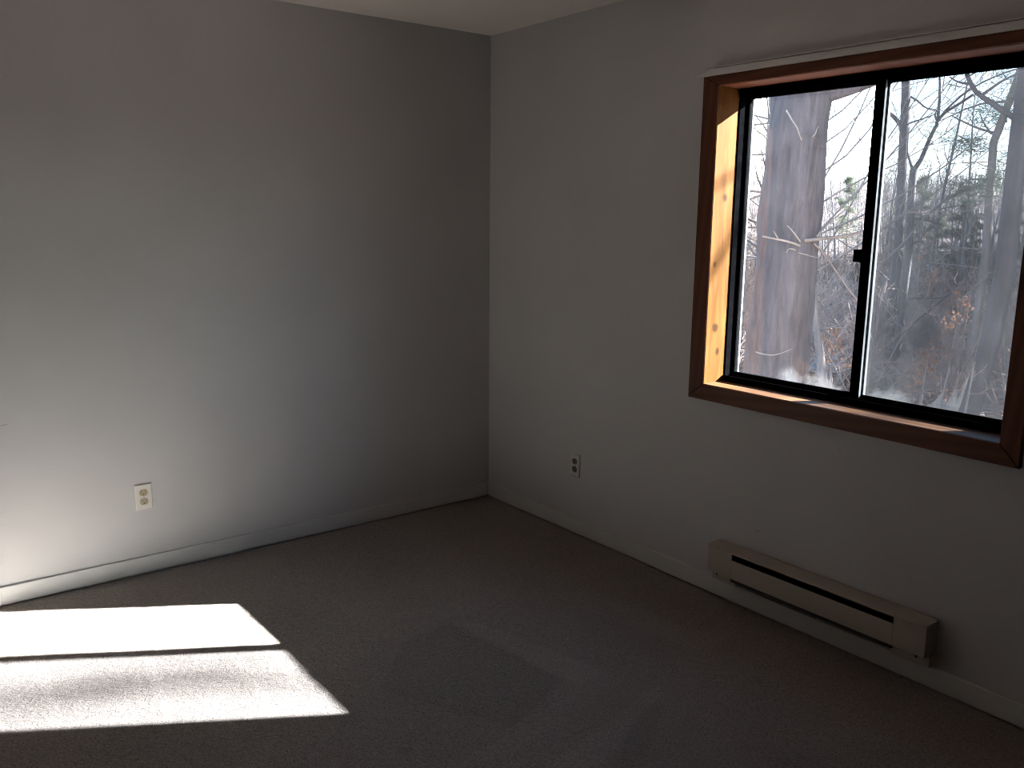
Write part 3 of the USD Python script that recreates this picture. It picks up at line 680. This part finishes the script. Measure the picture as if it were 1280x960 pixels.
def beech(label, px, py, r, h, seed, n=90):
    rg = np.random.default_rng(seed)
    b = at(px, py, r); b = on_ground(b[0], b[1])
    p = wander(rg, b, (0, 0, 1), h, 8, .05)
    t = thing('beech_sapling', label, 'sapling', b)
    rd = np.linspace(.022, .006, 9)
    br = spread(rg, p, rd, 9, .3, .98, h * .5, 1.0, .0, 3, .4)
    build(t, p, rd, M['twig'], br, n=6)
    sp = []
    for bm, tw in br:
        v = bm.vertices
        sp += [v[rg.integers(len(v) // 3, len(v))] + rg.normal(0, .05, 3) for _ in range(n // 9)]
    obj('leaves', leaves(rg, sp), M['dry_leaf'], t, False, b, kind='stuff')
beech('beech sapling with orange dry leaves at the middle of the right pane', 1172, 440, 15.0, 1.9, 51, 220)
beech('beech sapling with orange dry leaves between the dark sapling and the pine', 1199, 470, 13.0, 1.5, 52, 180)
beech('low beech sapling with dry leaves near the bottom of the right pane', 1150, 500, 11.5, .8, 53, 140)
beech('beech sapling with a few dry leaves beside the forked tree', 1143, 420, 17.0, 2.6, 54, 100)
beech('beech sapling with reddish dry leaves behind the latch in the left pane', 1058, 420, 17.0, 2.6, 55, 150)
beech('low leafy beech sapling right of the large trunk', 1040, 470, 12.5, .9, 56, 110)

# ---- ground details
def rock(label, px, py, r, s, seed):
    b = at(px, py, r); b = on_ground(b[0], b[1], -.12)
    g = trimesh.creation.icosphere(3); v = g.vertices
    v *= (1 + .5 * (meshkit.fbm(v * 1.3 + seed, 3, seed) - .5))[:, None]
    v *= np.array(s); g.vertices = v + b + [0, 0, s[2] * .5]
    tag(obj('boulder', g, M['rock'], smooth=35), label, 'rock')
rock('dark rounded boulder right of the large trunk foot', 1036, 440, 15.5, (.40, .5, .28), 2)
b = at(1182, 512, 9.8); b = on_ground(b[0], b[1], -.1)
t = thing('broken_stump', 'pale splintered tree stump at the bottom of the right pane', 'stump', b)
rg = np.random.default_rng(77)
axis = np.array([.5, -.86, 0])
M['stump_wood'] = bark('weathered_stump_wood', (.13, .125, .115), (.36, .345, .315), 34.)
gs = obj('stump_base', trimesh.convex.convex_hull(np.array([[math.cos(a) * .2 * k, math.sin(a) * .2 * k, z] for a in np.linspace(0, 6.28, 14) for z, k in ((0, 1.3), (.22, 1.05), (.44, .95))]) + b), M['stump_wood'], t, 30, b)
for s, h, lean in ((-.20, .02, .6), (-.13, .10, .5), (-.06, .05, .3), (.01, .16, .45), (.07, .08, .2), (.12, .30, .4), (.165, .24, .25), (.205, .06, .1)):
    w = .030 + .012 * ((s * 57) % 1)
    q = b + axis * s
    pts_ = [q + axis * w - [.05, 0, 0], q - axis * w - [.05, 0, 0], q + axis * w + [.05, 0, 0], q - axis * w + [.05, 0, 0]]
    tip = q + axis * (lean * .16) + [-.03, 0, .07] + [0, 0, h + .44]
    g = trimesh.convex.convex_hull(np.array([x + [0, 0, .42] for x in pts_] + [x * 1.0 + [0, 0, .42 + h * .5] + (axis * lean * .15) for x in pts_] + [tip, tip + axis * .015]))
    obj('splinter', g, M['stump_wood'], t, 30, b)
lg = at(1100, 436, 12.4); lg2 = at(1086, 414, 12.3)
t = thing('fallen_limb', 'pale crooked fallen limb leaning at the foot of the forked tree', 'branch', at(1108, 450, 12.5))
obj('limb', limb([(1110, 456, 12.5), (1103, 444, 12.4), (1096, 436, 12.4), (1090, 428, 12.3), (1086, 415, 12.3)], 12, .030, .016), M['dead_wood'], t, True, at(1108, 450, 12.5))

# ---- repeats: shrubs and bare trees on the slope (a few built, the others refer to them)
def copies(builders, name, label, cat, group, places):
    """the first len(builders) places are built, the rest refer to one of them"""
    roots = []
    for i, (loc, rz, sc) in enumerate(places):
        t = thing(name, label, cat, loc, rz, sc, group)
        if i < len(builders):
            builders[i](t); roots.append(t)
        else:
            t.GetReferences().AddInternalReference(roots[i % len(roots)].GetPath()); t.SetInstanceable(True)
def shrub(seed):
    def f(t):
        rg = np.random.default_rng(seed); o = np.zeros(3); st, tw = [], []
        for k in range(9):
            a = rg.uniform(0, 6.28); tilt = rg.uniform(.1, .8)
            q = wander(rg, [rg.normal(0, .05), rg.normal(0, .05), -.1], (math.cos(a) * tilt, math.sin(a) * tilt, 1), rg.uniform(1.2, 2.6), 7, .09)
            r_ = np.linspace(.011, .003, 8)
            obj('stem', tube(q, r_, 5), M['twig'], t, True)
            for b, w in spread(rg, q, r_, 7, .2, .97, 1.0, 1.0, .04, 4, .5):
                tw += [b] + w
        obj('twigs', tw, M['twig'], t, False, kind='stuff')
    return f
def bare_tree(seed):
    def f(t):
        rg = np.random.default_rng(seed)
        h = rg.uniform(9, 12)
        q = wander(rg, (0, 0, -.2), (0, 0, 1), h, 14, .03)
        rd = np.linspace(.10, .02, 15)
        br = spread(rg, q, rd, 26, .16, .97, 3.4, .9, .06, 7, .42)
        build(t, q, rd, M['bark_grey'], br, origin=np.zeros(3), n=8, group_branches='branches')
    return f
def pine(seed):
    def f(t):
        rg = np.random.default_rng(seed); h = 9.0
        q = wander(rg, (0, 0, -.2), (0, 0, 1), h, 10, .015)
        obj('trunk', tube(q, np.linspace(.11, .02, 11), 8), M['bark_brown'], t, True)
        br = spread(rg, q, np.linspace(.11, .02, 11), 34, .25, .98, 2.6, 1.0, -.03, 2, .3)
        obj('branches', [b for b, _ in br], M['bark_brown'], t, True, kind='stuff')
        sp = [b.vertices[rg.integers(len(b.vertices) // 3, len(b.vertices))] + rg.normal(0, .12, 3) for b, _ in br for _ in range(12)]
        obj('needles', needles(rg, sp, 22, .3, .016, .14), M['far_needle'], t, False, kind='stuff')
    return f
rg = np.random.default_rng(2024)
def scatter(n, az0, az1, r0, r1, keep=1.2, pw=1.0):
    out = []
    while len(out) < n:
        a = math.radians(rg.uniform(az0, az1)); r = r0 + (r1 - r0) * rg.random() ** pw
        x, y = CAM[0] + math.cos(a) * r, CAM[1] + math.sin(a) * r
        if all(math.hypot(x - q[0], y - q[1]) > keep for q in out):
            out.append((x, y))
    return out
def places(pts, s0, s1):
    return [(on_ground(x, y), rg.uniform(0, 6.28), rg.uniform(s0, s1)) for x, y in pts]
copies([shrub(s) for s in (1, 2, 3, 4)], 'leafless_shrub', 'leafless brown shrub with fine upright twigs on the leafy slope outside', 'shrub', 'leafless shrubs on the slope', places(scatter(100, 14, 44, 11.5, 34, .9, 1.2), .6, 1.25))
copies([bare_tree(s) for s in (11, 12, 13, 14)], 'bare_tree', 'bare grey winter tree further down the wooded slope', 'tree', 'bare trees down the slope', places(scatter(42, 10, 48, 20, 90, 4.6, .8), .75, 1.2))
copies([pine(s) for s in (21, 22)], 'distant_pine', 'green pine among the bare trees on the far slope', 'pine', 'pines on the far slope', places([tuple((CAM + np.array([math.cos(math.radians(a)), math.sin(math.radians(a)), 0]) * r)[:2]) for a, r in ((26.6, 75), (27.6, 90), (25.4, 62), (24.6, 95), (29.0, 105), (22.0, 70), (31.6, 110), (36.5, 85))], .7, 1.1))

# the wood that covers the far hillside: past counting
def instancer(name, label, cat, protos, n, az0, az1, r0, r1, s0, s1, tilt=0.0, pw=1.0, dz=-.05):
    pi = UsdGeom.PointInstancer.Define(stage, '/World/' + name)
    paths = []
    for i, (mesh, m) in enumerate(protos):
        paths.append(usdkit.mesh(stage, f'/World/{name}/prototype_{i}', mesh, m).GetPath())
    pi.CreatePrototypesRel().SetTargets(paths)
    a = np.radians(rg.uniform(az0, az1, n)); r = r0 + (r1 - r0) * rg.random(n) ** pw
    x, y = CAM[0] + np.cos(a) * r, CAM[1] + np.sin(a) * r
    z = ground_z(x, y) + dz
    pi.CreatePositionsAttr(Vt.Vec3fArray.FromNumpy(np.stack([x, y, z], 1).astype(np.float32)))
    pi.CreateProtoIndicesAttr(Vt.IntArray.FromNumpy(rg.integers(0, len(protos), n).astype(np.int32)))
    q = []
    for k in range(n):
        ro = Gf.Rotation(Gf.Vec3d(0, 0, 1), rg.uniform(0, 360)) * Gf.Rotation(Gf.Vec3d(rg.normal(), rg.normal(), 0.01), rg.uniform(-tilt, tilt))
        qd = ro.GetQuat(); q.append(Gf.Quath(float(qd.GetReal()), *map(float, qd.GetImaginary())))
    pi.CreateOrientationsAttr(Vt.QuathArray(q))
    s = rg.uniform(s0, s1, n)
    pi.CreateScalesAttr(Vt.Vec3fArray.FromNumpy(np.repeat(s[:, None], 3, 1).astype(np.float32)))
    tag(pi.GetPrim(), label, cat, kind='stuff')
def far_tree(seed):
    r_ = np.random.default_rng(seed)
    q = wander(r_, (0, 0, -.3), (0, 0, 1), 9, 6, .03)
    rd = np.linspace(.13, .03, 7)
    br = spread(r_, q, rd, 22, .2, .97, 3.2, .9, .05, 3, .5, seg=4)
    return trimesh.util.concatenate([tube(q, rd, 5)] + [b for b, _ in br] + [w for _, tw in br for w in tw])
instancer('bare_forest', 'grey bare winter forest covering the far hillside', 'forest', [(far_tree(s), M['bark_grey']) for s in (61, 62, 63)], 2600, 2, 56, 85, 430, .75, 1.15, 4, .8)
def far_shrub(seed):
    r_ = np.random.default_rng(seed); out = []
    for k in range(8):
        a = r_.uniform(0, 6.28); tl = r_.uniform(.1, .9)
        q = wander(r_, [r_.normal(0, .06), r_.normal(0, .06), -.1], (math.cos(a) * tl, math.sin(a) * tl, 1), r_.uniform(1.3, 2.8), 5, .09)
        rr_ = np.linspace(.016, .006, 6); out.append(tube(q, rr_, 4, False))
        for b, w in spread(r_, q, rr_, 6, .2, .97, 1.1, 1.0, .04, 2, .5, seg=4):
            out += [b] + w
    return trimesh.util.concatenate(out)
instancer('brush', 'tangled brown brush filling the slope between the trees', 'brush', [(far_shrub(s), M['bark_brown']) for s in (81, 82, 83)], 1500, 8, 50, 30, 95, .7, 1.4, 4, .9)
lv = leaves(np.random.default_rng(5), np.zeros((1, 3)), .13, .05)
lv = trimesh.Trimesh(np.array([[0, 0, 0], [.05, .04, .02], [.12, 0, .01], [.05, -.04, .025]]), np.array([[0, 1, 2], [0, 2, 3]]), process=False)
instancer('fallen_leaves', 'fallen brown leaves scattered over the ground outside', 'leaves', [(lv, M['litter_leaf'])], 9000, 14, 44, 8.5, 34, .8, 1.5, 40, 1.0, .015)

# bare tree on the sun side of the house; its thin leader dims the light on the right pane
p = resample([on_ground(13.6, -10.8), (13.5, -10.63, 2.5), (13.3, -10.38, 5.5), (13.13, -10.18, 8.2), (13.0, -9.97, 9.6), (12.95, -9.87, 10.7)], 18)
rd = np.linspace(.075, .022, 18)
t = thing('yard_tree', 'slender bare tree standing beside the house on the sunny side', 'tree', p[0])
rs = np.random.default_rng(91)
build(t, p, rd, M['bark_grey'], spread(rs, p, rd, 8, .45, .98, 1.5, .9, .05, 4, .4, (-2.6, -.6)), n=9)
tw = []
for k in range(125):                                             # a spray of fine twigs around the leader
    c0 = np.array([12.9 + rs.uniform(-.8, .8), 0, 0]); tt = c0[0] - .16
    c0[1:] = -2.335 - .605 * tt + rs.uniform(-.34, .34), 1.46 + .543 * tt + rs.uniform(-.78, .78)
    tw.append(tube(wander(rs, c0, rs.normal(0, 1, 3) * [.5, 1, .8], rs.uniform(.35, .6), 4, .2), np.linspace(.0065, .003, 5), 4, False))
obj('twig_spray', tw, M['twig'], t, False, p[0], kind='stuff')
obj('branch', tube(resample([(13.2, -10.27, 7.2), (13.2, -9.9, 7.8), (13.2, -9.55, 8.3), (13.1, -9.2, 8.9)], 8), np.linspace(.026, .010, 8), 6), M['bark_grey'], t, True, p[0])

# small bare tree close to the house wall; one limb crosses the sun on the left jamb
p = resample([on_ground(4.7, -3.0), (4.65, -3.1, 1.5), (4.6, -3.2, 3.4), (4.6, -3.25, 4.6), (4.65, -3.2, 5.6)], 14)
rd = np.linspace(.06, .015, 14)
t = thing('young_tree', 'small bare tree close to the house wall outside', 'tree', p[0])
rs = np.random.default_rng(17)
build(t, p, rd, M['bark_grey'], spread(rs, p, rd, 6, .6, .98, 1.0, .9, .08, 3, .4, (.2, 2.6)), n=9)
for q in ([(4.6, -3.2, 3.7), (4.8, -3.8, 4.15), (5.0, -4.35, 4.35), (5.05, -4.62, 4.42)], [(4.95, -4.2, 4.30), (5.0, -4.45, 4.15), (5.05, -4.62, 4.02)], [(4.8, -3.8, 4.15), (5.0, -4.3, 4.62), (5.1, -4.6, 4.80)]):
    obj('branch', tube(resample(q, 8), np.linspace(.024, .010, 8), 6), M['bark_grey'], t, True, p[0])

# dense evergreens further along the sunny side: they keep the trees by the window in shade
def evergreen(seed):
    def f(t):
        rg = np.random.default_rng(seed); h = 10.5
        q = wander(rg, (0, 0, -.2), (0, 0, 1), h, 10, .012)
        obj('trunk', tube(q, np.linspace(.13, .02, 11), 8), M['bark_brown'], t, True)
        br = spread(rg, q, np.linspace(.13, .02, 11), 60, .12, .98, 2.6, 1.0, -.04, 2, .3)
        obj('branches', [b for b, _ in br], M['bark_brown'], t, True, kind='stuff')
        sp = [b.vertices[rg.integers(len(b.vertices) // 4, len(b.vertices))] + rg.normal(0, .14, 3) for b, _ in br for _ in range(20)]
        obj('needles', needles(rg, sp, 14, .24, .03, .12), M['needle'], t, False, kind='stuff')
    return f
copies([evergreen(s) for s in (31, 32)], 'evergreen_tree', 'dense evergreen tree standing on the sunny side of the wood', 'tree', 'evergreens on the sunny side', [(on_ground(x, y), a, sc) for x, y, a, sc in ((15.5, .5, .4, .75), (19.5, 1.0, 1.9, .85), (9.4, -3.3, 2.2, .85), (12.2, -5.1, 1.4, .9), (11.2, -4.0, 0, .95), (13.6, -5.0, 1, 1.05), (14.0, -3.0, 2, .9), (17.0, -3.6, 3, 1.1), (18.0, -1.6, 4, 1.0), (21.5, -2.2, 5, 1.15), (24.5, -.6, .7, 1.1))])

def ever_mesh(seed):
    r_ = np.random.default_rng(seed)
    q = wander(r_, (0, 0, -.3), (0, 0, 1), 11, 8, .012)
    rd = np.linspace(.14, .03, 9)
    br = spread(r_, q, rd, 60, .08, .98, 2.8, 1.0, -.04, 1, .3, seg=4)
    sp = [b.vertices[r_.integers(len(b.vertices) // 4, len(b.vertices))] + r_.normal(0, .15, 3) for b, _ in br for _ in range(16)]
    return trimesh.util.concatenate([tube(q, rd, 5), needles(r_, sp, 10, .28, .045, .14)])
rg = np.random.default_rng(404)
instancer('evergreen_wood', 'dense dark evergreen wood on the sunny side of the slope', 'forest', [(ever_mesh(s), M['needle']) for s in (71, 72)], 300, -12, 14, 27, 140, 1.1, 1.5, 3, .9)
instancer('evergreen_stand', 'dark stand of tall evergreens along the edge of the wood', 'forest', [(ever_mesh(s), M['needle']) for s in (73, 74)], 80, 9, 18, 52, 150, 1.3, 1.8, 3, .9)
